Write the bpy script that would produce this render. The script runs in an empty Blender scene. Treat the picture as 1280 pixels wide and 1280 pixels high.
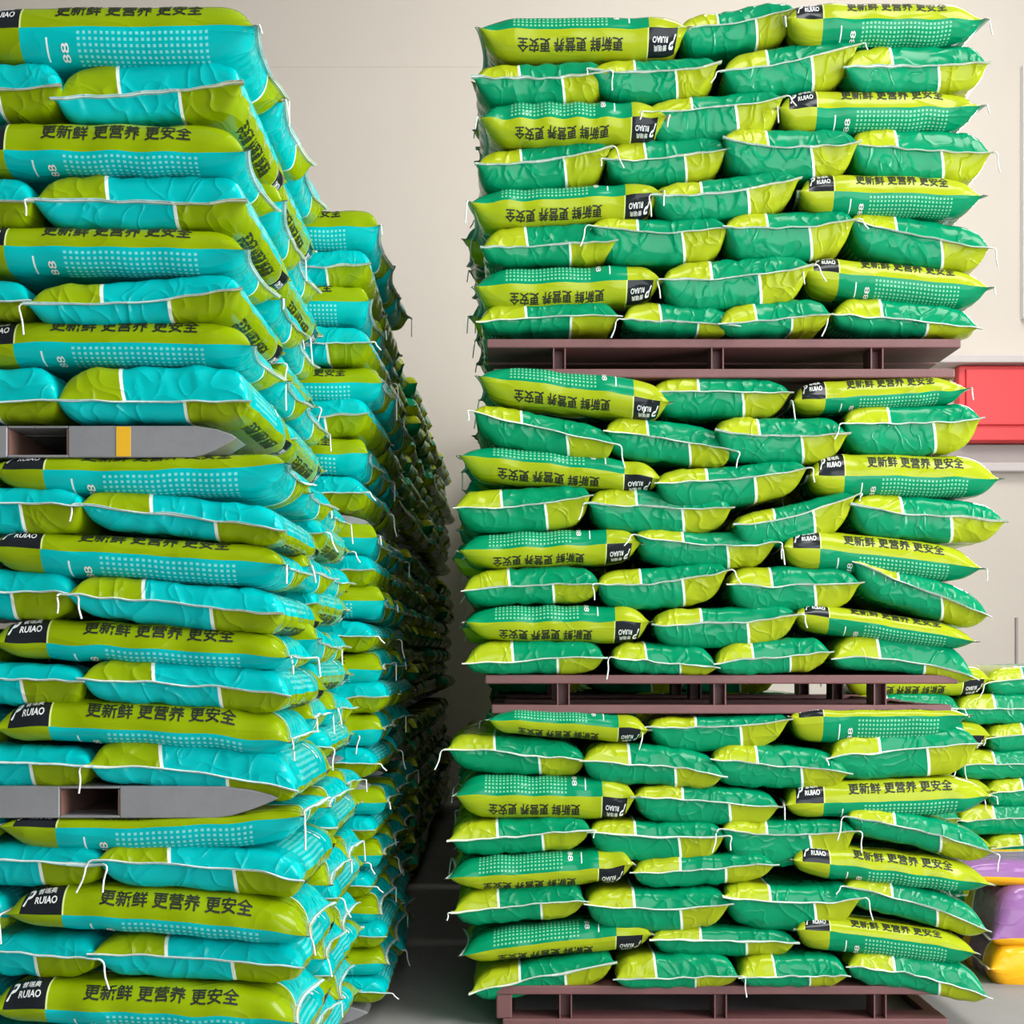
import bpy, math, random
import numpy as np
from mathutils import Vector

# ------------------------------------------------------------------ camera, world, light
SC = bpy.context.scene
COL = SC.collection
F_PX, D_R, CAM_Z, HOR = 1760.0, 4.4, 1.175, 820.0
cam_d = bpy.data.cameras.new('camera'); cam = bpy.data.objects.new('camera', cam_d); COL.objects.link(cam)
cam.location = (0, -D_R, CAM_Z); cam.rotation_euler = (math.pi/2, 0, 0)
cam_d.sensor_width = 36; cam_d.lens = F_PX/1280*36; cam_d.shift_y = (HOR-640)/1280
cam_d.clip_end = 100
SC.camera = cam
vs = SC.view_settings
vs.view_transform = 'Standard'; vs.look = 'None'; vs.gamma = 1; vs.use_curve_mapping = False
vs.exposure = 0.36
SC.cycles.max_bounces = 8; SC.cycles.diffuse_bounces = 4; SC.cycles.glossy_bounces = 3
SC.cycles.sample_clamp_indirect = 6

w = bpy.data.worlds.new('daylight'); SC.world = w; w.use_nodes = True
bg = w.node_tree.nodes['Background']; bg.inputs[0].default_value = (0.93, 0.97, 1.0, 1); bg.inputs[1].default_value = 3.4

def area(name, loc, target, sx, sy, power, col=(1, 1, 1)):
    l = bpy.data.lights.new(name, 'AREA'); l.shape = 'RECTANGLE'; l.size = sx; l.size_y = sy
    l.energy = power; l.color = col
    o = bpy.data.objects.new(name, l); COL.objects.link(o); o.location = loc
    o.rotation_euler = (Vector(target)-Vector(loc)).to_track_quat('-Z', 'Y').to_euler()
    return o
area('skylight', (3.2, -3.6, 7.3), (2.4, -3.0, 0), 4, 2.2, 240, (1, 0.98, 0.95))
area('skylight', (2.6, 2.6, 7.3), (1.2, 6.4, 2.4), 3.0, 3.0, 310, (1, 0.97, 0.93))
area('side_door_daylight', (5.8, -2.4, 2.5), (0.0, -0.9, 1.9), 4.4, 4.6, 760, (0.97, 0.98, 1.0))

# ------------------------------------------------------------------ node helpers and materials
def new_mat(name):
    m = bpy.data.materials.new(name); m.use_nodes = True
    nt = m.node_tree
    return m, nt, nt.nodes['Principled BSDF']

def mth(nt, op, a, b=None, c=None):
    n = nt.nodes.new('ShaderNodeMath'); n.operation = op
    for i, v in enumerate((a, b, c)):
        if v is None: continue
        if isinstance(v, (int, float)): n.inputs[i].default_value = v
        else: nt.links.new(v, n.inputs[i])
    return n.outputs[0]

def mixc(nt, f, a, b):
    n = nt.nodes.new('ShaderNodeMix'); n.data_type = 'RGBA'
    if isinstance(f, (int, float)): n.inputs[0].default_value = f
    else: nt.links.new(f, n.inputs[0])
    for i, v in ((6, a), (7, b)):
        if isinstance(v, tuple): n.inputs[i].default_value = (*v, 1)
        else: nt.links.new(v, n.inputs[i])
    return n.outputs[2]

def noise(nt, vec, scale, detail=2, rough=0.5, dist=0.0):
    n = nt.nodes.new('ShaderNodeTexNoise'); n.inputs['Scale'].default_value = scale
    n.inputs['Detail'].default_value = detail; n.inputs['Roughness'].default_value = rough
    n.inputs['Distortion'].default_value = dist
    nt.links.new(vec, n.inputs['Vector'])
    return n.outputs['Fac']

def rect(nt, t, a, t0, t1, a0, a1):
    r = None
    for v, lo, hi in ((t, t0, t1), (a, a0, a1)):
        if lo is not None:
            g = mth(nt, 'GREATER_THAN', v, lo); r = g if r is None else mth(nt, 'MULTIPLY', r, g)
        if hi is not None:
            g = mth(nt, 'LESS_THAN', v, hi); r = g if r is None else mth(nt, 'MULTIPLY', r, g)
    return r

FACE_W, FACE_L = 0.42, 0.65
def film_mat(name, main, band, dot, box=(0.012, 0.015, 0.018), dots=True):
    m, nt, b = new_mat(name)
    uv = nt.nodes.new('ShaderNodeUVMap'); uv.uv_map = 'print'
    sp = nt.nodes.new('ShaderNodeSeparateXYZ'); nt.links.new(uv.outputs[0], sp.inputs[0])
    t, a = sp.outputs[0], sp.outputs[1]
    tc = nt.nodes.new('ShaderNodeTexCoord'); oi = nt.nodes.new('ShaderNodeObjectInfo')
    vadd = nt.nodes.new('ShaderNodeVectorMath'); vadd.operation = 'ADD'
    off = nt.nodes.new('ShaderNodeVectorMath'); off.operation = 'SCALE'; off.inputs[0].default_value = (31, 17, 23)
    nt.links.new(oi.outputs['Random'], off.inputs['Scale'])
    nt.links.new(tc.outputs['Object'], vadd.inputs[0]); nt.links.new(off.outputs[0], vadd.inputs[1])
    P = vadd.outputs[0]
    # print, flat colours
    n1 = noise(nt, P, 5, 3)
    col = mixc(nt, mth(nt, 'MULTIPLY', n1, 0.35), main, tuple(c*0.82 for c in main))
    if dots:
        fx = mth(nt, 'FRACT', mth(nt, 'MULTIPLY', t, FACE_L/0.0130))
        fy = mth(nt, 'FRACT', mth(nt, 'MULTIPLY', a, FACE_W/0.0112))
        dx = mth(nt, 'ABSOLUTE', mth(nt, 'SUBTRACT', fx, 0.5)); dy = mth(nt, 'ABSOLUTE', mth(nt, 'SUBTRACT', fy, 0.5))
        d = mth(nt, 'LESS_THAN', mth(nt, 'MAXIMUM', dx, dy), 0.25)
        d = mth(nt, 'MULTIPLY', d, rect(nt, t, a, 0.165, 0.625, 0.80, 0.985))
        col = mixc(nt, mth(nt, 'MULTIPLY', d, 0.62), col, dot)
        col = mixc(nt, rect(nt, t, a, 0.716, 0.722, 0.84, 0.955), col, (0.75, 0.85, 0.82))
    bandc = mixc(nt, mth(nt, 'MULTIPLY', n1, 0.4), band, tuple(c*0.80 for c in band))
    col = mixc(nt, rect(nt, t, a, None, None, None, 0.34), col, bandc)
    col = mixc(nt, rect(nt, t, a, None, None, 0.34, 0.356), col, (0.78, 0.84, 0.76))
    col = mixc(nt, rect(nt, t, a, 0.812, None, 0.70, None), col, bandc)
    if dots:
        col = mixc(nt, rect(nt, t, a, 0.812, 0.95, None, 0.20), col, box)
        col = mixc(nt, rect(nt, t, a, 0.806, 0.812, None, 0.34), col, (0.62, 0.72, 0.25))
    nt.links.new(col, b.inputs['Base Color'])
    # crinkled film relief
    mp = nt.nodes.new('ShaderNodeMapping'); mp.inputs['Scale'].default_value = (1.0, 0.28, 1.0)
    nt.links.new(P, mp.inputs[0])
    mp2 = nt.nodes.new('ShaderNodeMapping'); mp2.inputs['Rotation'].default_value = (0, 0.3, 0.6); mp2.inputs['Scale'].default_value = (1, 0.35, 0.9)
    nt.links.new(P, mp2.inputs[0])
    r1 = mth(nt, 'ABSOLUTE', mth(nt, 'SUBTRACT', noise(nt, mp.outputs[0], 8, 1, 0.4, 0.9), 0.5))
    r1 = mth(nt, 'POWER', mth(nt, 'SUBTRACT', 1.0, mth(nt, 'MINIMUM', mth(nt, 'MULTIPLY', r1, 8.0), 1.0)), 2.0)
    r2 = mth(nt, 'ABSOLUTE', mth(nt, 'SUBTRACT', noise(nt, mp2.outputs[0], 15, 1, 0.4, 0.4), 0.5))
    r2 = mth(nt, 'POWER', mth(nt, 'SUBTRACT', 1.0, mth(nt, 'MINIMUM', mth(nt, 'MULTIPLY', r2, 11.0), 1.0)), 2.0)
    msk = mth(nt, 'SMOOTH_MIN', mth(nt, 'MULTIPLY', noise(nt, P, 7, 1), 1.1), 1.0, 0.1)
    # wrinkles crowd towards the sewn ends
    e = mth(nt, 'POWER', mth(nt, 'ABSOLUTE', mth(nt, 'MULTIPLY', mth(nt, 'SUBTRACT', t, 0.5), 2.0)), 5.0)
    amp = mth(nt, 'ADD', mth(nt, 'MULTIPLY', e, 0.7), msk)
    hgt = mth(nt, 'MULTIPLY', mth(nt, 'ADD', r1, mth(nt, 'MULTIPLY', r2, 0.6)), amp)
    hgt = mth(nt, 'ADD', hgt, mth(nt, 'MULTIPLY', noise(nt, P, 22, 1), 0.15))
    bp = nt.nodes.new('ShaderNodeBump'); bp.inputs['Strength'].default_value = 0.34; bp.inputs['Distance'].default_value = 0.006
    nt.links.new(hgt, bp.inputs['Height']); nt.links.new(bp.outputs[0], b.inputs['Normal'])
    b.inputs['Roughness'].default_value = 0.17
    b.inputs['Specular IOR Level'].default_value = 0.27
    return m

def plain_mat(name, col, rough=0.6, metal=0.0, var=0.15, nscale=6.0, bump=0.0, col2=None):
    m, nt, b = new_mat(name)
    tc = nt.nodes.new('ShaderNodeTexCoord')
    n = noise(nt, tc.outputs['Object'], nscale, 4, 0.6)
    c = mixc(nt, n, tuple(x*(1-var) for x in col) if col2 is None else col2, tuple(min(1, x*(1+var)) for x in col))
    nt.links.new(c, b.inputs['Base Color'])
    b.inputs['Roughness'].default_value = rough; b.inputs['Metallic'].default_value = metal
    if bump:
        bp = nt.nodes.new('ShaderNodeBump'); bp.inputs['Strength'].default_value = bump; bp.inputs['Distance'].default_value = 0.01
        nt.links.new(noise(nt, tc.outputs['Object'], nscale*9, 3), bp.inputs['Height']); nt.links.new(bp.outputs[0], b.inputs['Normal'])
    return m

M = {}
M['cyan'] = film_mat('cyan_printed_film', (0.0, 0.475, 0.47), (0.25, 0.36, 0.002), (0.30, 0.80, 0.80))
M['green'] = film_mat('green_printed_film', (0.0, 0.25, 0.105), (0.36, 0.43, 0.010), (0.30, 0.72, 0.45))
M['purple'] = film_mat('purple_printed_film', (0.27, 0.12, 0.31), (0.85, 0.42, 0.012), (0.6, 0.5, 0.7), dots=False)
def pale(c): return tuple(x*0.5+0.36 for x in c)
for k_, m_, b_ in (('cyan', (0.0, 0.475, 0.47), (0.25, 0.36, 0.002)), ('green', (0.0, 0.25, 0.105), (0.36, 0.43, 0.010)), ('purple', (0.27, 0.12, 0.31), (0.85, 0.42, 0.012))):
    M['hem_'+k_] = film_mat('translucent_'+k_+'_hem_film', pale(m_), pale(b_), pale(m_), dots=False)
M['ink'] = plain_mat('black_slogan_ink', (0.012, 0.02, 0.004), 0.6)
M['white_ink'] = plain_mat('white_logo_ink', (0.82, 0.84, 0.82), 0.4, var=0.03)
M['thread'] = plain_mat('white_sewing_thread', (0.80, 0.80, 0.76), 0.8, var=0.05)
M['maroon'] = plain_mat('maroon_painted_steel', (0.165, 0.068, 0.066), 0.5, var=0.25, nscale=9, bump=0.05)
M['steel'] = plain_mat('grey_galvanised_steel', (0.30, 0.30, 0.31), 0.38, 0.35, var=0.25, nscale=7, bump=0.04)
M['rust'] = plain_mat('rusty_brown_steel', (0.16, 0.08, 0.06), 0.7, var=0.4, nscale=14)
M['yellow'] = plain_mat('yellow_tape', (0.75, 0.42, 0.01), 0.5)
M['wall'] = plain_mat('cream_plaster', (0.66, 0.60, 0.53), 0.9, var=0.05, nscale=0.9)
M['wall_side'] = plain_mat('grey_plaster', (0.27, 0.26, 0.25), 0.9, var=0.05, nscale=0.9)
M['floor'] = plain_mat('grey_concrete', (0.27, 0.26, 0.255), 0.7, var=0.2, nscale=2.2, bump=0.08)
M['ceiling'] = plain_mat('grey_roof_sheet', (0.3, 0.3, 0.3), 0.8, var=0.05)
M['red'] = plain_mat('red_painted_metal', (0.78, 0.055, 0.06), 0.45, var=0.06, nscale=3)
M['ledge'] = plain_mat('pale_grey_ledge', (0.62, 0.56, 0.55), 0.7, var=0.06)
M['grey'] = plain_mat('grey_render_band', (0.42, 0.37, 0.36), 0.8, var=0.06)
M['white_frame'] = plain_mat('white_window_frame', (0.8, 0.8, 0.82), 0.5, var=0.03)
def glow(name, col, s):
    m, nt, b = new_mat(name)
    b.inputs['Base Color'].default_value = (0.8, 0.8, 0.8, 1); b.inputs['Roughness'].default_value = 0.1
    b.inputs['Emission Color'].default_value = (*col, 1); b.inputs['Emission Strength'].default_value = s
    return m
M['daylight_pane'] = glow('daylit_frosted_pane', (0.88, 0.92, 1.0), 14.0)

# ------------------------------------------------------------------ mesh helpers
def link_mesh(name, verts, faces, mat, parent=None, smooth=False, uvs=None):
    me = bpy.data.meshes.new(name)
    me.from_pydata([tuple(v) for v in verts], [], [tuple(f) for f in faces])
    mats = mat if isinstance(mat, (list, tuple)) else [mat]
    for q in mats: me.materials.append(q)
    if smooth: me.polygons.foreach_set('use_smooth', [True]*len(me.polygons))
    me.update()
    o = bpy.data.objects.new(name, me); COL.objects.link(o)
    if parent is not None: o.parent = parent
    return o

def tag(o, label=None, cat=None, group=None, kind=None):
    if label: o['label'] = label
    if cat: o['category'] = cat
    if group: o['group'] = group
    if kind: o['kind'] = kind
    return o

def empty(name, loc, rz=0.0):
    o = bpy.data.objects.new(name, None); COL.objects.link(o)
    o.empty_display_size = 0.1; o.location = loc; o.rotation_euler = (0, 0, rz)
    return o

class MB:
    def __init__(s): s.v = []; s.f = []
    def box(s, x0, x1, y0, y1, z0, z1):
        n = len(s.v)
        s.v += [(x0,y0,z0),(x1,y0,z0),(x1,y1,z0),(x0,y1,z0),(x0,y0,z1),(x1,y0,z1),(x1,y1,z1),(x0,y1,z1)]
        s.f += [tuple(n+i for i in q) for q in ((0,3,2,1),(4,5,6,7),(0,1,5,4),(1,2,6,5),(2,3,7,6),(3,0,4,7))]
        return s
    def prism(s, prof, y0, y1):
        n = len(s.v); k = len(prof)
        s.v += [(x, y0, z) for x, z in prof] + [(x, y1, z) for x, z in prof]
        s.f += [tuple(n+i for i in range(k))[::-1], tuple(n+k+i for i in range(k))]
        s.f += [(n+i, n+(i+1) % k, n+k+(i+1) % k, n+k+i) for i in range(k)]
        return s
    def build(s, name, mat, parent=None, bevel=0.0):
        o = link_mesh(name, s.v, s.f, mat, parent)
        if bevel:
            b = o.modifiers.new('bevel', 'BEVEL'); b.width = bevel; b.segments = 2; b.limit_method = 'ANGLE'
        return o

def tube(pts, r, sides=5):
    pts = np.array(pts, float); n = len(pts)
    tan = np.gradient(pts, axis=0); tan /= np.linalg.norm(tan, axis=1)[:, None]+1e-9
    up = np.tile(np.array([0.31, 0.2, 0.93]), (n, 1))
    u = np.cross(tan, up); u /= np.linalg.norm(u, axis=1)[:, None]+1e-9
    v = np.cross(tan, u)
    ang = np.linspace(0, 2*math.pi, sides, endpoint=False)
    V = (pts[:, None, :] + r*(np.cos(ang)[None, :, None]*u[:, None, :] + np.sin(ang)[None, :, None]*v[:, None, :])).reshape(-1, 3)
    F = []
    for i in range(n-1):
        for j in range(sides):
            F.append((i*sides+j, i*sides+(j+1) % sides, (i+1)*sides+(j+1) % sides, (i+1)*sides+j))
    return V, F

# ------------------------------------------------------------------ lettering, taken from the built-in font
def glyphs(body, shear=0.0, offset=0.0):
    c = bpy.data.curves.new('lettering', 'FONT'); c.body = body; c.resolution_u = 2; c.shear = shear; c.offset = offset
    o = bpy.data.objects.new('lettering', c); COL.objects.link(o)
    bpy.context.view_layer.update()
    me = o.to_mesh()
    V = np.array([v.co[:2] for v in me.vertices]); F = [tuple(p.vertices) for p in me.polygons]
    o.to_mesh_clear(); bpy.data.objects.remove(o); bpy.data.curves.remove(c)
    return V, F
def fit(g, x0, x1, y0, y1):
    V, F = g; V = V.copy()
    lo, hi = V.min(0), V.max(0)
    V[:, 0] = x0+(V[:, 0]-lo[0])/(hi[0]-lo[0])*(x1-x0); V[:, 1] = y0+(V[:, 1]-lo[1])/(hi[1]-lo[1])*(y1-y0)
    return V, F
# coordinates on a bag face: (t along the bag from tail to head, a across from the ridge)
def joinp(parts):
    V = np.concatenate([p[0] for p in parts]); F = []; n = 0
    for p in parts:
        F += [tuple(i+n for i in f) for f in p[1]]; n += len(p[0])
    return V, F
def bold(g, d):
    V, F = g
    return joinp([(V+np.array([dx, dy]), F) for dx, dy in ((-d, 0), (d, 0), (0, d), (0, -d))])
SLOGAN = fit(bold(glyphs('更新鲜 更营养 更安全'), 0.024), 0.690, 0.185, 0.052, 0.138)
LOGO = joinp([fit(bold(glyphs('P', 0.3), 0.03), 0.945, 0.912, 0.045, 0.150), fit(bold(glyphs('普瑞奥'), 0.015), 0.902, 0.838, 0.110, 0.150), fit(bold(glyphs('RUIAO'), 0.025), 0.905, 0.830, 0.055, 0.095)])
_n = bold(glyphs('88'), 0.01); _n = (np.stack([-_n[0][:, 1], _n[0][:, 0]], 1), _n[1])
NUMBER = fit(_n, 0.672, 0.645, 0.835, 0.93)

# ------------------------------------------------------------------ one bag
def wob(rng, n, lo, hi):
    f = rng.uniform(lo, hi, n); p = rng.uniform(0, 6.28, n); a = rng.uniform(0.4, 1, n)*rng.choice([-1, 1], n)
    return lambda x: sum(a[i]*np.sin(f[i]*x+p[i]) for i in range(n))/n

def bag_faces(seed, Wf, L, hu, hl, ridge, axis, sgn, na=30, nt=46, puck=1.0, p_end=(22.0, 12.0), cexp=9.0):
    """hu, hl, ridge: functions of q in [-1, 1], the position along the visible edge."""
    rng = np.random.default_rng(seed)
    u = np.linspace(-1, 1, nt); s = np.sign(u)*(1-(1-np.abs(u))**1.8)
    af = np.linspace(0, 1, na)
    af = 0.5+0.5*np.sign(af-0.5)*(1-(1-np.abs(2*af-1))**1.25)
    pe = [p_end[0]*rng.uniform(0.85, 1.2), p_end[1]*rng.uniform(0.85, 1.2)]
    S = np.abs(s); H = np.where(s < 0, (1-S**pe[0]), (1-S**pe[1])).clip(0)**0.58
    Wm = Wf*rng.uniform(0.94, 0.97)*(1 if cexp > 7 else 0.98)
    c = -np.cos(np.linspace(0, math.pi, 301))
    n2a, n2b, n2c = wob(rng, 5, 4, 12), wob(rng, 5, 3, 9), wob(rng, 4, 3, 7)
    edge = wob(rng, 4, 3, 11); dep = wob(rng, 3, 2, 6)
    creases = [(rng.uniform(-0.8, 0.8), rng.uniform(-0.7, 0.7), rng.uniform(0, 3.14), rng.uniform(0.03, 0.06), rng.uniform(-0.10, 0.05)) for _ in range(7)]
    out = []
    for up in (True, False):
        hm = float(hu(0.0)) if up else float(hl(0.0))
        zc = hm*(1-np.abs(c)**cexp).clip(0)**0.52; xc = c*Wm/2
        arc = np.concatenate([[0], np.cumsum(np.hypot(np.diff(xc), np.diff(zc)))]); arc /= arc[-1]
        xm, zm = np.interp(af, arc, xc), np.interp(af, arc, zc)
        xf = (af-0.5)*Wf
        k = H[:, None]**0.8
        X = k*xm[None]+(1-k)*xf[None]
        T = s[:, None]*np.ones_like(X); A = (2*af-1)[None]*np.ones_like(X)
        n1 = wob(rng, 7, 10, 34)
        e = np.abs(T)**4
        z = zm[None]*H[:, None]
        z = z*(1+puck*0.16*e*n1(A+0.15*T)+0.05*n2a(T*2+A)*n2b(A*2-T))
        for (ct, ca, ang, wd, am) in creases:
            d = (T-ct)*math.cos(ang)*0.7+(A-ca)*math.sin(ang)
            l = -(T-ct)*math.sin(ang)*0.7+(A-ca)*math.cos(ang)
            z = z*(1+am*np.exp(-(d/wd)**2-(l/0.5)**2))
        Y = T*L/2-np.sign(T)*np.abs(T)**6*0.022*(1-A**2)
        X = X+0.006*edge(T*2)*np.abs(A)**3
        q = ((X/(Wf/2)) if axis == 'x' else sgn*Y/(L/2)).clip(-1.05, 1.05)
        sc = np.array(hu(q) if up else hl(q))/hm
        zz = z*sc*(1 if up else -1)+ridge(q)+0.004*edge(q*2)+0.004*dep(T*3+A)*np.abs(T)
        out.append((np.stack([X, Y, zz], -1), (s+1)/2, af, (not up)))
    return out

def face_mesh(fs):
    V, F, UV = [], [], []; n = 0
    for P, t, a, flip in fs:
        nt_, na_ = P.shape[:2]
        V.append(P.reshape(-1, 3))
        aa = 1-a if flip else a
        UV.append(np.stack(np.meshgrid(t, aa, indexing='ij'), -1).reshape(-1, 2))
        i = np.arange(nt_-1)[:, None]*na_+np.arange(na_-1)[None]
        quad = np.stack([i, i+1, i+na_+1, i+na_], -1).reshape(-1, 4)+n
        if flip: quad = quad[:, ::-1]
        F.append(quad); n += nt_*na_
    return np.concatenate(V), np.concatenate(F), np.concatenate(UV)

def np_mesh(name, V, F, mats, UV=None, smooth=True):
    me = bpy.data.meshes.new(name)
    nf = len(F); k = F.shape[1]
    me.vertices.add(len(V)); me.vertices.foreach_set('co', V.astype(np.float32).ravel())
    me.loops.add(nf*k); me.loops.foreach_set('vertex_index', F.astype(np.int32).ravel())
    me.polygons.add(nf); me.polygons.foreach_set('loop_start', np.arange(0, nf*k, k, dtype=np.int32))
    if smooth: me.polygons.foreach_set('use_smooth', np.ones(nf, bool))
    me.update(calc_edges=True)
    if UV is not None:
        l = me.uv_layers.new(name='print'); l.data.foreach_set('uv', UV[F.ravel()].astype(np.float32).ravel())
    for m in mats: me.materials.append(m)
    return me

def on_face(face, TA, off):
    P, t, a, flip = face
    tt = TA[:, 0]; aa = 1-TA[:, 1] if flip else TA[:, 1]
    fi = np.interp(tt, t, np.arange(len(t))); fj = np.interp(aa, a, np.arange(len(a)))
    i = np.clip(fi.astype(int), 0, len(t)-2); j = np.clip(fj.astype(int), 0, len(a)-2)
    u = (fi-i)[:, None]; v = (fj-j)[:, None]
    p = (1-u)*(1-v)*P[i, j]+u*(1-v)*P[i+1, j]+(1-u)*v*P[i, j+1]+u*v*P[i+1, j+1]
    n = np.cross(P[i, j+1]-P[i, j], P[i+1, j]-P[i, j]); n /= np.linalg.norm(n, axis=1)[:, None]+1e-9
    if flip: n = -n
    return p+n*off

def hem_parts(fs, end, rng, wd=0.012):
    """flat sewn strip beyond the tail (end=0) or head (end=-1), its mesh data and the thread path"""
    P, t, a, _ = fs[0]; Pl = fs[1][0]
    row = 0.5*(P[end]+Pl[end]); d = -1 if end == 0 else 1
    up = wob(rng, 3, 1, 5); droop = rng.uniform(-0.3, 0.3)
    g = (a*2-1)
    V, UV = [], []
    for sgn_ in (1, -1):
        for k, f in enumerate((-0.35, 0.4, 1.0)):
            y = row[:, 1]+d*wd*f; zz = row[:, 2]+wd*max(f, 0)*(droop+0.55*up(g*2))+sgn_*(0.0012 if k < 2 else 0.0008)
            V.append(np.stack([row[:, 0], y, zz], -1))
            UV.append(np.stack([np.full_like(a, 0.002 if end == 0 else 0.998), a if sgn_ > 0 else 1-a], -1))
    na_ = len(a); V = np.concatenate(V); UV = np.concatenate(UV); F = []
    def strip(r0, r1, fl):
        for j in range(na_-1):
            q = (r0*na_+j, r0*na_+j+1, r1*na_+j+1, r1*na_+j); F.append(q[::-1] if fl else q)
    fl = d > 0
    strip(0, 1, not fl); strip(1, 2, not fl); strip(3, 4, fl); strip(4, 5, fl); strip(2, 5, not fl)
    path = np.stack([row[:, 0], row[:, 1]+d*wd*0.55, row[:, 2]+wd*0.55*(droop+0.55*up(g*2))], -1)
    return (V, np.array(F), UV), path

def thread_mesh(path, rng, tails=(True, False), drop=(0.02, 0.075)):
    pts = [tuple(p) for p in path]
    for k, on in enumerate(tails):
        if not on: continue
        p = np.array(pts[0] if k == 0 else pts[-1]); sx = -1 if k == 0 else 1
        L = rng.uniform(*drop); cur = rng.uniform(-0.02, 0.02); cy = rng.uniform(-0.012, 0.004)
        tl = [tuple(p+np.array([sx*0.012*math.sin(min(f*2.2, 1.57))+sx*0.006*math.sin(f*7)*0.5+cur*f*f, cy*f, 0.004*math.sin(f*3.1)-L*f**1.4])) for f in (0.12, 0.25, 0.4, 0.55, 0.7, 0.85, 1.0)]
        pts = tl[::-1]+pts if k == 0 else pts+tl
    return tube(pts, 0.0023)

def make_bag(color, seed, Wf, L, hu, hl, ridge, axis='x', sgn=1, loc=(0, 0, 0), rz=0.0, name='feed_bag', res=(30, 46),
             slogans=(), hems=(0,), tails=(True, False), logo=True, puck=1.0, p_end=(22.0, 12.0), cexp=9.0):
    rng = np.random.default_rng(seed+7)
    fs = bag_faces(seed, Wf, L, hu, hl, ridge, axis, sgn, res[0], res[1], puck, p_end, cexp)
    zmin = min(f[0][..., 2].min() for f in fs)
    for f in fs: f[0][..., 2] -= zmin
    root = empty(name, (loc[0], loc[1], loc[2]+zmin), rz)
    V, F, UV = face_mesh(fs)
    def part(nm, me):
        o = bpy.data.objects.new(nm, me); COL.objects.link(o); o.parent = root; return o
    part('bag_body', np_mesh('bag_body', V, F, [M[color]], UV))
    for e in hems:
        (V, F, UV), path = hem_parts(fs, e, rng)
        hm_ = part('stitched_hem', np_mesh('stitched_hem', V, F, [M['hem_'+color]], UV))
        tv, tf = thread_mesh(path, rng, tails)
        th_ = part('sewing_thread', np_mesh('sewing_thread', np.array(tv), np.array(tf), [M['thread']])); th_.parent = hm_
    for fi in slogans:
        for nm, g, mt in (('slogan_print', SLOGAN, 'ink'), ('logo_print', LOGO, 'white_ink'), ('number_print', NUMBER, 'white_ink')):
            if nm != 'slogan_print' and not logo: continue
            f = fs[1-fi] if nm == 'number_print' else fs[fi]
            me = bpy.data.meshes.new(nm)
            me.from_pydata([tuple(p) for p in on_face(f, g[0], 0.0011)], [], g[1]); me.materials.append(M[mt]); me.update()
            part(nm, me)
    return root

def copy_bag(src, loc, rz, zs=1.0):
    r = src.copy(); COL.objects.link(r); r.location = loc; r.rotation_euler = (0, 0, rz); r.scale = (1, 1, zs)
    for ch in src.children:
        c = ch.copy(); COL.objects.link(c); c.parent = r
        for g in ch.children:
            d = g.copy(); COL.objects.link(d); d.parent = c
    return r

ORD = ['first', 'second', 'third', 'fourth', 'fifth', 'sixth', 'seventh', 'eighth', 'ninth', 'tenth']
NUM = ['one', 'two', 'three', 'four', 'five', 'six', 'seven', 'eight', 'nine', 'ten']

# ------------------------------------------------------------------ the building
YW = 7.1
def slab(name, *b, mat):
    return tag(MB().box(*b).build(name, mat), kind='structure')
slab('floor', -7, 6, -10.5, YW, -0.15, 0, mat=M['floor'])
slab('wall_back', -7.2, 6.2, YW, YW+0.25, 0, 7.6, mat=M['wall'])
slab('wall_left', -7.25, -7, -10.5, YW, 0, 7.6, mat=M['wall_side'])
slab('wall_right', 6, 6.25, -10.5, YW, 0, 7.6, mat=M['wall_side'])
slab('light_block_front', -7.2, 0.6, -10.75, -10.5, 0, 7.6, mat=M['wall_side'])  # unseen wall added to keep straight front light out of the aisle
slab('light_block_header', 0.6, 6.2, -10.75, -10.5, 6.2, 7.6, mat=M['wall_side'])  # header of that added wall, limits the daylight opening
slab('ceiling', -7.2, 6.2, -10.5, YW, 7.6, 7.8, mat=M['ceiling'])
SW = F_PX/(D_R+YW)
def wx(x): return (x-640)/SW
def wz(y): return CAM_Z+(HOR-y)/SW
# shallow joint line high on the wall, ledge, grey band and post line on the right
tag(MB().box(-7, wx(600), YW-0.004, YW, wz(84), wz(77)).build('trim_1', M['wall']), kind='structure')
tag(MB().box(wx(1150), 6, YW-0.22, YW, wz(460), wz(450)).build('trim_2', M['ledge'], bevel=0.01), kind='structure')
tag(MB().box(wx(1150), 6, YW-0.06, YW, wz(580), wz(558)).build('trim_3', M['grey']), kind='structure')
tag(MB().box(wx(1150), 6, YW-0.10, YW, wz(591), wz(580)).build('trim_4', M['ledge'], bevel=0.01), kind='structure')
tag(MB().box(wx(1268.5), wx(1271), YW-0.03, YW, 0, wz(772)).build('trim_5', M['grey']), kind='structure')
r = empty('red_panel', ((wx(1192)+5.9)/2, YW-0.15, wz(556)))
tag(r, 'bright red painted metal panel on the wall under a pale ledge', 'panel')
cx = r.location.x
MB().box(wx(1192)-cx, 5.9-cx, 0.02, 0.145, 0, wz(461)-wz(556)).build('panel_body', M['red'], r, bevel=0.012)
MB().box(wx(1200)-cx, 5.88-cx, -0.01, 0.02, wz(535)-wz(556), wz(466)-wz(556)).build('upper_sheet', M['red'], r, bevel=0.008)
MB().box(wx(1200)-cx, 5.88-cx, -0.015, 0.02, 0.01, wz(538)-wz(556)).build('lower_lip', M['red'], r, bevel=0.008)
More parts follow.
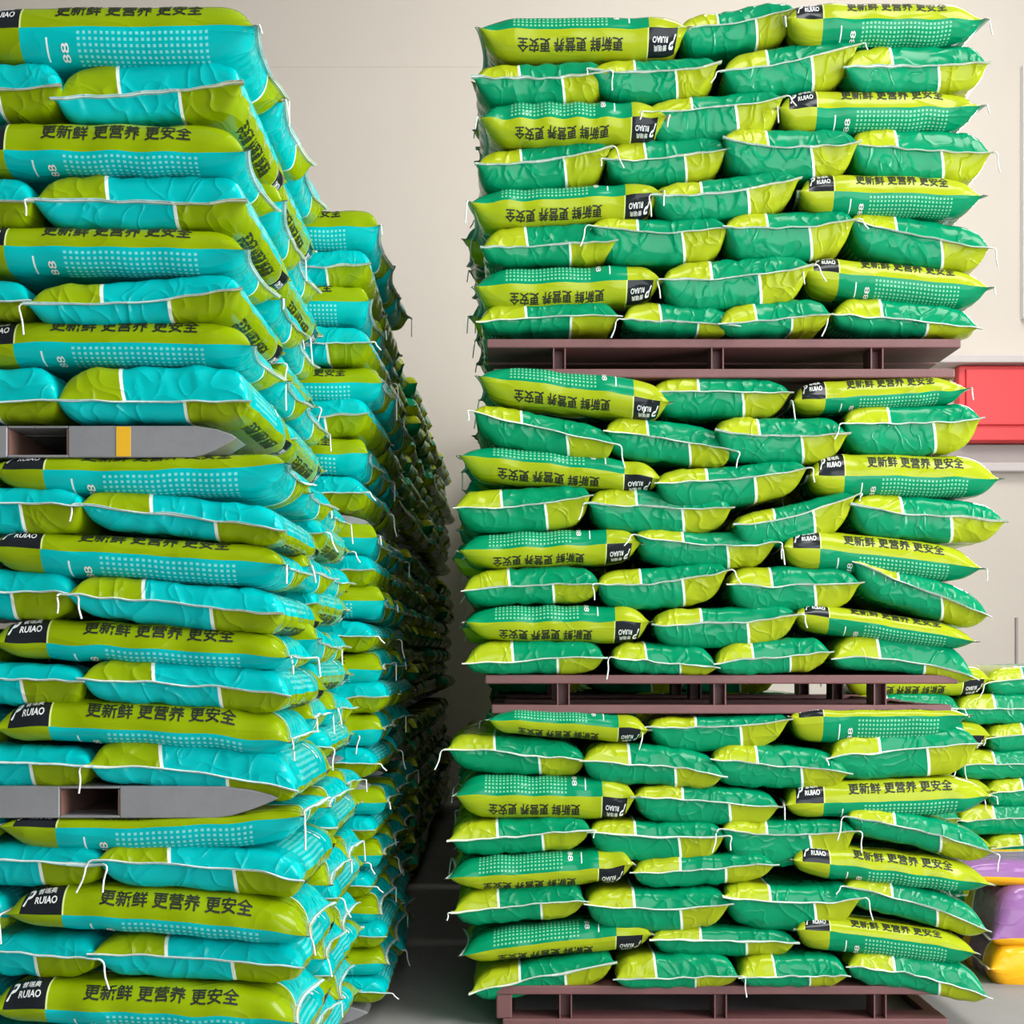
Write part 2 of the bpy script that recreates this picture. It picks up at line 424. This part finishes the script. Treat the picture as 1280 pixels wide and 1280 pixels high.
# frosted window high on the right
wn = empty('window_1', (wx(1275), YW, wz(400))); tag(wn, kind='structure')
wW, wH = 1.55, wz(85)-wz(400)
fr = MB(); fr.box(0, 0.05, -0.08, 0, 0, wH).box(wW-0.05, wW, -0.08, 0, 0, wH).box(0.05, wW-0.05, -0.08, 0, 0, 0.05).box(0.05, wW-0.05, -0.08, 0, wH-0.05, wH).box(wW/2-0.02, wW/2+0.02, -0.07, 0, 0.05, wH-0.05)
fr.build('window_frame', M['white_frame'], wn)
for k in (0, 1):
    MB().box(0.05+k*(wW/2-0.03), wW/2-0.02+k*(wW/2-0.03), -0.035, -0.02, 0.05, wH-0.05).build('pane', M['daylight_pane'], wn)

# ------------------------------------------------------------------ pallets
def maroon_pallet(x0, x1, y0, y1, z0, z1, posts, label, endpost=False):
    root = empty('steel_pallet', ((x0+x1)/2, (y0+y1)/2, z0)); tag(root, label, 'pallet', 'maroon steel pallets')
    cx, cy = root.location.x, root.location.y
    X0, X1, Y0, Y1, H = x0-cx, x1-cx, y0-cy, y1-cy, z1-z0
    n = 5; bw = (Y1-Y0)/n
    for k in range(n):
        MB().box(X0, X1, Y0+k*bw, Y0+(k+1)*bw-0.03, H-0.028, H).build('deck_board', M['maroon'], root, bevel=0.004)
    for yy in (Y0, (Y0+Y1)/2-0.06, Y1-0.12):
        MB().box(X0+0.02, X1-0.02, yy, yy+0.12, 0, 0.028).build('bottom_board', M['maroon'], root, bevel=0.004)
        for px in posts:
            q = px-cx
            m = MB(); m.box(q-0.020, q-0.016, yy+0.004, yy+0.10, 0.028, H-0.028).box(q+0.016, q+0.020, yy+0.004, yy+0.10, 0.028, H-0.028).box(q-0.016, q+0.016, yy+0.05, yy+0.054, 0.028, H-0.028)
            m.build('post', M['maroon'], root)
        if endpost:
            MB().box(X0, X0+0.05, yy+0.004, yy+0.10, 0.028, H-0.028).build('post', M['maroon'], root, bevel=0.004)
    for q in (X0+0.02, X1-0.06):
        MB().box(q, q+0.04, Y0+0.12, Y1-0.12, 0, 0.024).build('side_runner', M['maroon'], root)
    return root

def grey_pallet(x0, x1, y0, y1, z0, z1, pockets, label, tip=0.11, tape=None):
    root = empty('steel_pallet', ((x0+x1)/2, (y0+y1)/2, z0)); tag(root, label, 'pallet', 'grey steel pallets')
    cx, cy = root.location.x, root.location.y; H = z1-z0; bd = 0.11
    for yy in (y0-cy, (y0+y1)/2-cy-bd/2, y1-cy-bd):
        m = MB(); last = x0-cx
        for a_, b_ in pockets:
            m.box(last, a_-cx, yy, yy+bd, 0, H)
            m.box(a_-cx, b_-cx, yy, yy+bd, H-0.005, H).box(a_-cx, b_-cx, yy, yy+bd, 0, 0.006)
            last = b_-cx
        X1 = x1-cx
        prof = [(last, 0), (X1-tip*1.0, 0)]+[(X1-tip*(1-f), H*0.62*f**1.5) for f in (0.25, 0.5, 0.75)]+[(X1, H*0.62)]
        prof += [(X1-tip*0.12, H*0.74), (X1-tip*0.45, H*0.90), (X1-tip*0.9, H), (last, H)]
        m.prism(prof, yy, yy+bd)
        m.build('beam', M['steel'], root, bevel=0.003)
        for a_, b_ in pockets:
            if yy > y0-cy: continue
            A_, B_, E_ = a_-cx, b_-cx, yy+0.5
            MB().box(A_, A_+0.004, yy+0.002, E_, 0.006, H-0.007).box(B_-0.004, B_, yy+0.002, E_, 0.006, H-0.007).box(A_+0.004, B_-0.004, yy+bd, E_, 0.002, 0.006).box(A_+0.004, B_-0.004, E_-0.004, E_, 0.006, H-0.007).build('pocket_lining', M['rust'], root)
    MB().box(x0-cx, x1-tip-cx, y0-cy+bd, y1-cy, H-0.006, H-0.001).build('deck_sheet', M['steel'], root)
    if tape:
        MB().box(tape[0]-cx, tape[1]-cx, y0-cy-0.0015, y0-cy+0.001, 0.002, H-0.002).build('yellow_tape', M['yellow'], root)
    return root

# ------------------------------------------------------------------ bags whose outline the photograph shows
def poly(ys):
    xs = np.linspace(-1, 1, len(ys)); co = np.polyfit(xs, ys, min(2, len(ys)-1))
    return lambda q: np.polyval(co, q)
def lin(a, b): return lambda q: a+(b-a)*(np.asarray(q)+1)/2

def spec_bag(kind, xl, xr, seam, tl, tr, bl, br, sc, yf, color, seed, jit=0.0, **kw):
    zpx = lambda y: CAM_Z+(HOR-y)/sc
    X0, X1 = (xl-640)/sc, (xr-640)/sc
    sz = [zpx(y) for y in seam]; base = sum(sz)/len(sz)
    ridge = poly([z-base for z in sz])
    rl, rr = seam[0], seam[-1]; rm = np.polyval(np.polyfit([-1, 0, 1], [rl, seam[len(seam)//2], rr], 1), 0)
    mn = 11.0*sc/400
    # half thickness above and below the seam, in metres, along the visible edge
    a0, a1 = max(mn, rl-tl), max(mn, rr-tr); b0, b1 = max(mn, bl-rl), max(mn, br-rr)
    am, bm = (a0+a1)/2, (b0+b1)/2
    k = 1.04/sc
    hu = lin((0.5*am+0.5*a0)*k, (0.5*am+0.5*a1)*k); hl = lin((0.5*bm+0.5*b0)*k, (0.5*bm+0.5*b1)*k)
    cr = 0.05*(HOR-(rl+rr)/2)/F_PX
    hu0, hl0 = hu, hl
    hu = lambda q: np.maximum(hu0(q)+cr, 0.018); hl = lambda q: np.maximum(hl0(q)-cr, 0.018)
    if kind == 'E':
        Wf, L = X1-X0, FACE_L
        return make_bag(color, seed, Wf, L, hu, hl, ridge, 'x', 1, ((X0+X1)/2, yf+0.02+jit+L/2, base), 0.0, **kw)
    L = X1-X0; Wf = FACE_W
    kw.setdefault('p_end', (8.0, 9.0))
    if kind == 'S':
        return make_bag(color, seed, Wf, L, hu, hl, ridge, 'y', -1, ((X0+X1)/2, yf+0.03+jit+Wf/2*0.92, base), math.pi/2, **kw)
    return make_bag(color, seed, Wf, L, hu, hl, ridge, 'y', 1, ((X0+X1)/2, yf+0.03+jit+Wf/2*0.92, base), -math.pi/2, **kw)

RIGHT = [
 [ # top tier
 [('F',598,862,[32,31,30],19,18,74,68),('E',848,1002,[30,18,4],16,-2,64,46),('S',983,1232,[22,22,23],4,5,60,56)],
 [('E',590,764,[94,91,86],76,70,128,126),('E',738,904,[84,84,76],70,66,122,116),('E',902,1080,[86,70,50],62,42,116,106),('E',1056,1242,[82,78,76],56,56,116,114)],
 [('F',600,835,[146,145,144],126,126,182,176),('E',806,984,[136,128,118],122,110,176,168),('S',976,1232,[130,129,128],109,110,164,160)],
 [('E',592,766,[202,194,180],182,166,236,224),('E',755,914,[195,190,181],170,164,226,220),('E',903,1077,[172,180,176],154,156,219,216),('E',1066,1246,[174,180,187],155,160,222,222)],
 [('F',587,828,[251,246,238],236,226,288,270),('E',814,1002,[244,238,222],228,206,276,262),('S',1000,1230,[238,240,244],218,222,270,272)],
 [('E',600,773,[309,303,300],284,276,332,328),('E',736,917,[280,286,282],266,268,326,322),('E',903,1073,[283,281,274],264,258,326,318),('E',1064,1245,[270,290,307],258,280,318,336)],
 [('F',593,830,[354,350,346],334,328,390,374),('E',824,1018,[350,344,331],326,314,386,378),('S',1008,1243,[334,344,356],317,338,366,386)],
 [('E',594,779,[398,391,392],374,372,416,416),('E',776,928,[396,400,405],376,382,416,416),('E',898,1043,[404,397,391],382,370,417,416),('E',1043,1232,[389,395,408],370,382,417,419)]],
 [ # middle tier
 [('F',598,838,[470,484,502],460,474,508,526),('E',814,994,[486,486,488],470,472,522,518),('S',993,1213,[499,492,485],474,470,516,506)],
 [('E',588,773,[512,534,555],506,534,556,576),('E',754,922,[536,546,564],518,540,574,588),('E',893,1063,[538,544,542],518,518,576,574),('E',1055,1233,[527,527,520],504,500,566,562)],
 [('F',574,830,[567,580,597],557,576,606,613),('E',818,1013,[603,598,584],586,568,640,614),('S',1013,1253,[594,594,598],566,572,622,622)],
 [('E',566,743,[633,630,617],607,600,662,656),('E',733,920,[628,633,634],607,610,666,662),('E',916,1074,[657,644,618],640,606,682,664),('E',1064,1263,[632,643,652],613,626,672,676)],
 [('F',573,803,[687,682,677],666,658,712,702),('E',793,975,[668,679,678],656,660,706,704),('S',980,1231,[682,694,710],660,684,714,728)],
 [('E',575,754,[739,731,730],714,708,760,756),('E',744,914,[730,728,712],708,696,758,748),('E',908,1081,[730,732,727],706,704,766,758),('E',1067,1242,[702,736,771],692,740,748,786)],
 [('F',580,814,[778,777,777],757,757,800,806),('E',814,1002,[781,779,769],758,752,808,802),('S',996,1223,[766,782,802],752,784,792,814)],
 [('E',578,761,[828,825,820],800,800,843,842),('E',763,900,[822,828,834],802,806,842,843),('E',892,1043,[830,822,815],804,796,843,842),('E',1041,1227,[824,826,850],797,812,843,856)]],
 [ # bottom tier
 [('F',610,812,[900,905,913],888,893,917,932),('E',808,993,[910,910,900],892,890,940,930),('S',990,1216,[897,896,895],884,884,930,928)],
 [('E',555,737,[936,943,952],916,930,966,974),('E',724,910,[952,957,972],930,944,984,990),('E',888,1067,[950,958,968],928,940,986,990),('E',1038,1232,[948,938,930],918,908,976,972)],
 [('F',568,797,[995,996,998],968,974,1025,1025),('E',789,981,[998,1003,1011],982,988,1032,1034),('S',984,1244,[1006,1003,997],980,966,1022,1020)],
 [('E',558,742,[1051,1046,1038],1024,1020,1070,1064),('E',734,912,[1041,1047,1046],1024,1024,1076,1074),('E',901,1076,[1038,1046,1040],1022,1018,1078,1076),('E',1056,1246,[1022,1040,1068],1008,1038,1044,1086)],
 [('F',560,793,[1098,1092,1082],1070,1060,1114,1102),('E',787,975,[1092,1089,1081],1072,1062,1112,1100),('S',992,1241,[1076,1090,1107],1056,1078,1096,1120)],
 [('E',563,737,[1142,1134,1127],1112,1104,1160,1148),('E',729,917,[1131,1138,1130],1106,1104,1160,1156),('E',903,1082,[1119,1130,1122],1100,1096,1158,1152),('E',1056,1241,[1110,1132,1167],1096,1132,1138,1180)],
 [('F',577,817,[1197,1180,1171],1166,1154,1206,1192),('E',813,1002,[1176,1179,1180],1158,1160,1197,1198),('S',996,1223,[1162,1174,1192],1144,1170,1190,1210)],
 [('E',585,772,[1244,1225,1205],1216,1188,1250,1234),('E',766,928,[1226,1226,1222],1192,1192,1234,1234),('E',923,1064,[1223,1223,1221],1194,1192,1234,1234),('E',1058,1242,[1210,1222,1250],1192,1210,1234,1260)]],
]
LEFT = [
 [
 [('S',-50,318,[30,28,27],8,4,76,84)],
 [('E',-168,74,[112,106,104],76,78,148,146),('E',58,302,[118,106,98],74,76,146,150)],
 [('S',-70,306,[184,185,188],153,152,216,220)],
 [('E',-204,40,[247,247,247],222,218,284,284),('E',34,308,[247,247,251],218,218,284,288)],
 [('S',-68,306,[305,306,310],284,286,341,346)],
 [('E',-206,36,[376,372,374],352,350,400,402),('E',28,302,[380,373,360],352,340,402,402)],
 [('S',-60,312,[426,424,428],401,400,458,458)],
 [('E',-172,72,[503,500,498],462,458,527,527),('E',64,312,[501,498,501],460,458,528,530)]],
 [
 [('S',-22,356,[583,586,578],568,560,609,620)],
 [('E',-142,104,[622,626,630],606,610,666,666),('E',92,356,[630,645,662],608,634,660,684)],
 [('S',-26,354,[682,692,705],662,682,716,736)],
 [('E',-156,90,[732,736,741],706,716,772,774),('E',78,356,[741,755,769],718,738,772,794)],
 [('S',-20,358,[802,810,823],772,790,822,844)],
 [('E',-144,102,[846,850,853],826,830,880,884),('E',92,362,[849,857,871],824,838,880,894)],
 [('S',-16,360,[910,914,930],876,890,926,952)],
 [('E',-134,114,[944,952,959],928,934,984,984),('E',102,372,[956,968,990],926,944,984,1000)]],
 [
 [('S',-8,376,[1034,1036,1022],1018,1006,1062,1054)],
 [('E',-122,126,[1074,1078,1082],1052,1056,1108,1110),('E',114,380,[1077,1087,1102],1054,1066,1108,1126)],
 [('S',2,384,[1144,1152,1172],1108,1126,1160,1190)],
 [('E',-128,120,[1190,1196,1201],1166,1170,1220,1224),('E',106,380,[1196,1204,1214],1168,1182,1222,1236)],
 [('S',-18,368,[1262,1268,1278],1224,1236,1276,1296)],
 [('E',-132,116,[1310,1312,1312],1286,1288,1336,1338),('E',104,372,[1312,1316,1322],1288,1292,1338,1344)],
 [('S',-14,370,[1366,1368,1372],1338,1342,1392,1396)],
 [('E',-130,118,[1420,1420,1420],1394,1396,1446,1446),('E',106,370,[1420,1422,1424],1396,1398,1446,1446)]],
]
TN = ['top', 'middle', 'bottom']
S_R, S_L = 400.0, F_PX/3.1
Y_L = 3.1-D_R
rnd = random.Random(5)

for ti, tier in enumerate(RIGHT):
    for ri, row in enumerate(tier):
        for ci, sp in enumerate(row):
            kind = sp[0]; sd = 1000+ti*100+ri*10+ci
            b = spec_bag(*sp, S_R, 0.0, 'green', sd, jit=rnd.uniform(-0.015, 0.015),
                         slogans=() if kind == 'E' else ((0,) if kind == 'S' else (1,)), hems=(0,) if kind == 'E' else (0, -1),
                         tails=(rnd.random() < 0.55, rnd.random() < 0.3), res=(34, 50), cexp=6.5 if kind == 'E' else 9.0,
                         p_end=(17.0, 12.0) if kind == 'E' else (6.0, 9.0))
            pos = (['leftmost', 'second from left', 'third from left', 'rightmost'] if len(row) == 4 else ['leftmost', 'middle', 'rightmost'])[ci]
            look = {'E': 'green bag, sewn end out', 'S': 'green bag, slogan upright', 'F': 'green bag, slogan upside down'}[kind]
            tag(b, f'{look}, {pos}, layer {NUM[ri]} of right stack\'s {TN[ti]} tier', 'feed bag', 'green bags on the front of the right stack')

for ti, tier in enumerate(LEFT):
    for ri, row in enumerate(tier):
        for ci, sp in enumerate(row):
            kind = sp[0]; sd = 3000+ti*100+ri*10+ci
            last = ci == len(row)-1
            b = spec_bag(*sp, S_L, Y_L, 'cyan', sd, jit=rnd.uniform(-0.012, 0.012),
                         slogans=((1,) if last else ()) if kind == 'E' else (0,), hems=(0, -1) if kind != 'E' else (0,),
                         tails=(rnd.random() < 0.6, rnd.random() < 0.25), res=(36, 56))
            look = 'cyan bag, slogan facing out' if kind == 'S' else ('cyan bag, sewn end out, right one' if last else 'cyan bag, sewn end out, left one')
            tag(b, f'{look}, layer {NUM[ri]} of near left stack\'s {TN[ti]} tier', 'feed bag', 'cyan bags on the front of the nearest left stack')

# ------------------------------------------------------------------ bags of the rows behind: a few shapes, copied
class Pool:
    """first use builds the bag, later uses copy it; z is scaled to the layer's height"""
    def __init__(s, color, seed, n, slogans, hems=(0, -1), res=(24, 36)):
        s.src = [None]*n; s.color, s.seed, s.slogans, s.hems, s.res = color, seed, slogans, hems, res; s.k = 0
    def place(s, x, y, z0, th, rz, label, group):
        k = s.k % len(s.src); s.k += 1
        if s.src[k] is None:
            rg = np.random.default_rng(s.seed+k); t = rg.uniform(-0.012, 0.012)
            h = 0.056
            s.src[k] = make_bag(s.color, s.seed+k, FACE_W, FACE_L, lin(h+t, h-t), lin(h, h), poly([t, 0, -t]), 'x', 1, (0, 0, 0), 0.0,
                                slogans=s.slogans, hems=s.hems, tails=((True, False), (False, False), (False, True), (False, False), (True, True))[k % 5], res=s.res)
            o = s.src[k]; s.h = 0.112
            o.location = (x, y, z0); o.rotation_euler = (0, 0, rz); o.scale = (1, 1, th/s.h)
        else:
            o = copy_bag(s.src[k], (x, y, z0), rz, th/s.h)
        tag(o, label, 'feed bag', group)
        return o

def tier_bounds(tier, sc):
    out = []
    for row in tier:
        zt = CAM_Z+(HOR-sum((sp[4]+sp[5])/2 for sp in row)/len(row))/sc
        zb = CAM_Z+(HOR-sum((sp[6]+sp[7])/2 for sp in row)/len(row))/sc
        out.append((zb, zt-zb))
    return out

J = lambda a: rnd.uniform(-a, a)
# nearest left stack: the side that faces the aisle
pc_end = Pool('cyan', 5000, 5, (1,), res=(28, 42)); pc_side = Pool('cyan', 5100, 5, (), res=(28, 42))
for ti, tier in enumerate(LEFT):
    for ri, (z0, th) in enumerate(tier_bounds(tier, S_L)):
        sp = tier[ri][-1]; xr = (sp[2]-640)/S_L
        lab = f'layer {NUM[ri]} of near left stack\'s {TN[ti]} tier'
        if sp[0] == 'E':
            pc_end.place(xr-0.215+J(0.012), Y_L+0.02+FACE_L*1.5+0.01+J(0.01), z0, th, J(0.03), 'cyan bag, aisle side, behind front one, '+lab, 'cyan bags on the aisle side of the nearest left stack')
        else:
            for k in (1, 2):
                pc_side.place(xr-FACE_L/2+J(0.015), Y_L+0.03+FACE_W*(0.46+0.98*k), z0, th, math.pi/2+J(0.04), f'cyan bag, end to aisle, {ORD[k]} from front, '+lab, 'cyan bags on the aisle side of the nearest left stack')

# the nearest left stack's bags out of view, to its left and inside
lspots = []
for ti, tier in enumerate(LEFT):
    for ri, (z0, th) in enumerate(tier_bounds(tier, S_L)):
        row = tier[ri]
        if row[0][0] == 'E':
            lspots += [((row[0][1]+row[0][2]-1280)/2/S_L, Y_L+0.03+FACE_L*1.5, z0, th, J(0.03)), ((row[0][1]-640)/S_L-0.21, Y_L+0.03+FACE_L*0.5, z0, th, J(0.03))]
        else:
            lspots += [((row[0][1]-640)/S_L-0.20, Y_L+0.03+FACE_L*(0.5+k), z0, th, J(0.03)) for k in (0, 1)]
# second left stack, seen past the first
Y_L2 = 0.03; X_L2 = -0.405
L2T = [(1.625, 0.118), (0.783, 0.1), (0.07, 0.084)]
p2e = Pool('cyan', 5200, 4, (), res=(24, 38)); p2s = Pool('cyan', 5300, 4, (0,), res=(24, 38))
for ti, (z0, th) in enumerate(L2T):
    for ri in range(8):
        zb = z0+(7-ri)*th; lab = f'layer {NUM[ri]} of second left stack\'s {TN[ti]} tier'
        xr = X_L2+J(0.025)-(0.02 if ti == 0 else 0)
        if ri % 2:
            for k in range(2):
                p2e.place(xr-0.21, Y_L2+FACE_L*(0.5+k), zb, th*1.05, J(0.03), f'cyan bag, sewn end out, {("front", "back")[k]}, '+lab, 'cyan bags of the second left stack')
        else:
            for k in range(3):
                p2s.place(xr-FACE_L/2, Y_L2+FACE_W*(0.5+0.98*k), zb, th*1.05, math.pi/2+J(0.03), f'cyan bag, {("slogan side out", "second from front", "third from front")[k]}, '+lab, 'cyan bags of the second left stack')
# third left stack
Y_L3, X_L3 = 1.42, -0.50
FT = [(1.80, 0.1), (0.935, 0.0975), (0.07, 0.0975)]
# stacks farther off: their bags in one object each row
def stuff_stack(name, label, color, spots, seed):
    protos = []
    for k in range(3):
        fs = bag_faces(seed+k, FACE_W, FACE_L, lin(0.05, 0.056), lin(0.056, 0.05), poly([0.01, 0, -0.008]), 'x', 1, 16, 20)
        protos.append(face_mesh(fs))
    Vs, Fs, Us, n = [], [], [], 0
    for i, (x, y, z0, th, rz) in enumerate(spots):
        V, F, U = protos[i % 3]; V = V*np.array([1, 1, th/0.108])
        c, s_ = math.cos(rz), math.sin(rz)
        Q = np.stack([V[:, 0]*c-V[:, 1]*s_+x, V[:, 0]*s_+V[:, 1]*c+y, V[:, 2]+z0+th/2], -1)
        Vs.append(Q); Fs.append(F+n); Us.append(U); n += len(Q)
    o = bpy.data.objects.new(name, np_mesh(name, np.concatenate(Vs), np.concatenate(Fs), [M[color]], np.concatenate(Us))); COL.objects.link(o)
    return tag(o, label, 'feed bags', kind='stuff')
stuff_stack('feed_bag_stacks', 'cyan bags on the inner side of the near left stack', 'cyan', lspots, 6200)
spots = []
for q in range(4):
    yf, xr0 = Y_L3+1.33*q, -0.50+0.01*q
    for z0, th in FT:
        for ri in range(8):
            zb = z0+ri*th; xr = xr0+J(0.035)
            if ri % 2 == 0: spots += [(xr-0.21, yf+FACE_L*(0.5+k), zb, th*1.05, J(0.04)) for k in range(2)]
            else: spots += [(xr-FACE_L/2, yf+FACE_W*(0.5+k), zb, th*1.05, math.pi/2+J(0.04)) for k in range(3)]
stuff_stack('feed_bag_stacks', 'dark green bag stacks receding along the left of the aisle', 'green', spots, 6000)

# right stack: its left flank, and the bags nobody sees inside and on the far flank
pr = Pool('green', 7000, 5, (), res=(24, 36)); spots = []
for ti, tier in enumerate(RIGHT):
    for ri, (z0, th) in enumerate(tier_bounds(tier, S_R)):
        lab = f'layer {NUM[ri]} of right stack\'s {TN[ti]} tier'; row = tier[ri]
        g = 'green bags on the left flank of the right stack'
        if len(row) == 4:
            for ci, sp in enumerate(row):
                x = (sp[1]+sp[2]-1280)/2/S_R; y = 0.02+FACE_L*1.5+0.012
                if ci == 0: pr.place(x-0.015+J(0.01), y, z0, th, J(0.03), 'green bag on left flank, back half, '+lab, g)
                else: spots.append((x, y, z0, th, J(0.03)))
        else:
            xl = (row[0][1]-640)/S_R; xr = (row[2][2]-640)/S_R
            for k in (1, 2):
                y = 0.03+FACE_W*(0.46+0.98*k)
                pr.place(xl+FACE_L/2-0.01+J(0.02), y, z0, th, -math.pi/2+J(0.04), f'green bag on left flank, {ORD[k]} from front, '+lab, g)
                spots.append((xr-FACE_L/2+J(0.015), y, z0, th, math.pi/2+J(0.04)))
            spots.append(((row[1][1]+row[1][2]-1280)/2/S_R, 0.02+FACE_L*1.5+0.012, z0, th, J(0.03)))
stuff_stack('feed_bag_stacks', 'green bags packed inside and on the far flank of the right stack', 'green', spots, 6050)
# right row goes on behind
spots = []
RT = [(1.98, 0.125), (1.02, 0.12), (0.0, 0.1275)]
for q in range(4):
    yf = 1.42+1.36*q
    for z0, th in RT:
        for ri in range(8):
            zb = z0+ri*th
            if ri % 2 == 0:
                spots += [(-0.10+0.40*c+0.2+J(0.02), yf+FACE_L*0.5, zb, th*1.05, J(0.03)) for c in range(3 if q == 0 else 1)]+[(0.10+J(0.02), yf+FACE_L*1.5, zb, th*1.05, J(0.03))]
            else:
                spots += [(-0.10+FACE_L/2+J(0.03), yf+FACE_W*(0.5+k), zb, th*1.05, -math.pi/2+J(0.04)) for k in range(3)]
                if q == 0: spots += [(0.70, yf+FACE_L/2, zb, th*1.05, 0), (1.05, yf+FACE_L/2, zb, th*1.05, 0)]
stuff_stack('feed_bag_stacks', 'shadowed green bag stacks hidden behind the right stack', 'green', spots, 6100)

# green stack behind on the right
S_G, Y_G = 314.0, F_PX/314.0-D_R
GR = []
yy = 832.0
for ri in range(9):
    h = 35.0; t_, b_ = yy, yy+h+3
    if ri % 2 == 0: GR.append([('F',1058,1243,[t_+19,t_+18,t_+18],t_,t_,b_,b_),('E',1236,1374,[t_+22,t_+16,t_+14],t_+4,t_,b_,b_),('S',1366,1550,[t_+18]*3,t_,t_,b_,b_)])
    else: GR.append([('E',1066,1204,[t_+18]*3,t_,t_,b_,b_),('E',1200,1342,[t_+20,t_+19,t_+18],t_,t_,b_,b_),('E',1338,1478,[t_+18]*3,t_,t_,b_,b_)])
    yy += h
for ri, row in enumerate(GR):
    for ci, sp in enumerate(row):
        b = spec_bag(*sp, S_G, Y_G, 'green', 8000+ri*10+ci, jit=J(0.012), slogans=() if sp[0] == 'E' else ((0,) if sp[0] == 'S' else (1,)), hems=(0,) if sp[0] == 'E' else (0, -1), tails=(True, rnd.random() < 0.5), res=(26, 38))
        tag(b, f'green bag, {ORD[ci]} from left, layer {NUM[ri]} of low stack behind at far right', 'feed bag', 'green bags of the low stack at far right')
zt = CAM_Z+(HOR-yy-2)/S_G
maroon_pallet((1070-640)/S_G, (1540-640)/S_G, Y_G+0.06, Y_G+0.75, 0, zt, [(x-640)/S_G for x in (1180, 1300, 1420)], 'maroon steel pallet under the low green stack at far right', True)

# purple and orange bags in front of it
S_P = 352.0; Y_P = F_PX/S_P-D_R
for i, (sp, lab) in enumerate([
    (('S', 1240, 1500, [1214, 1213, 1211], 1176, 1174, 1241, 1241), 'orange and purple bag lying on the floor under two purple bags'),
    (('F', 1242, 1490, [1176, 1172, 1170], 1112, 1108, 1184, 1182), 'shiny purple bag lying on the orange bag'),
    (('F', 1206, 1470, [1100, 1104, 1106], 1080, 1080, 1112, 1116), 'crumpled flat purple bag with orange edge, topmost of its pile')]):
    b = spec_bag(*sp, S_P, Y_P+(0.08 if i == 2 else 0), 'purple', 8200+i, slogans=(0,) if i == 0 else (), logo=False, hems=(0, -1), tails=(False, False), res=(30, 44), name='feed_bag')
    tag(b, lab, 'feed bag', 'purple and orange bags at far right')

# ------------------------------------------------------------------ pallets in place
zr = lambda y: CAM_Z+(HOR-y)/S_R; xr_ = lambda x: (x-640)/S_R
maroon_pallet(xr_(608), xr_(1208), 0.05, 1.33, zr(468), zr(419), [xr_(x) for x in (700, 900, 1102)], 'maroon steel pallet under the top tier of green bags')
maroon_pallet(xr_(606), xr_(1204), 0.05, 1.33, zr(893), zr(844), [xr_(x) for x in (705, 903, 1106)], 'maroon steel pallet under the middle tier of green bags')
maroon_pallet(xr_(620), xr_(1200), 0.05, 1.33, 0.0, zr(1237), [xr_(x) for x in (708, 904, 1106)], 'maroon steel pallet on the floor under the right stack', True)
zl = lambda y: CAM_Z+(HOR-y)/S_L; xl_ = lambda x: (x-640)/S_L
grey_pallet(xl_(-330), xl_(292), Y_L+0.035, Y_L+1.27, zl(569), zl(529), [(xl_(-240), xl_(-160)), (xl_(2), xl_(79))], 'grey steel pallet with yellow tape under the top cyan tier', 0.10, (xl_(140), xl_(158)))
grey_pallet(xl_(-330), xl_(345), Y_L+0.035, Y_L+1.27, zl(1025), zl(985), [(xl_(-170), xl_(-98)), (xl_(68), xl_(144))], 'plain grey steel pallet under the middle cyan tier', 0.14)
grey_pallet(xl_(-330), xl_(345), Y_L+0.035, Y_L+1.27, 0.0, zl(1446), [(xl_(-170), xl_(-98)), (xl_(68), xl_(144))], 'grey steel pallet on the floor under the nearest left stack', 0.14)
for k, (z0, z1) in enumerate(((1.555, 1.625), (0.713, 0.783), (0, 0.07))):
    grey_pallet(-1.3, X_L2-0.05, Y_L2+0.03, Y_L2+1.27, z0, z1, [(-0.95, -0.8)], f'grey steel pallet under the {TN[k]} tier of the second left stack', 0.12)
for k, (z0, z1) in enumerate(((1.73, 1.80), (0.865, 0.935), (0, 0.07))):
    grey_pallet(-1.3, X_L3-0.05, Y_L3+0.03, Y_L3+1.27, z0, z1, [(-0.95, -0.8)], f'grey steel pallet under the {TN[k]} tier of the third left stack', 0.12)
for q in range(1, 4):
    for k, (z0, z1) in enumerate(((1.73, 1.80), (0.865, 0.935), (0, 0.07))):
        grey_pallet(-1.2, X_L3-0.05, Y_L3+1.33*q+0.03, Y_L3+1.33*q+1.27, z0, z1, [(-0.95, -0.8)], f'grey steel pallet under the {TN[k]} tier of the {ORD[q+2]} left stack', 0.12)
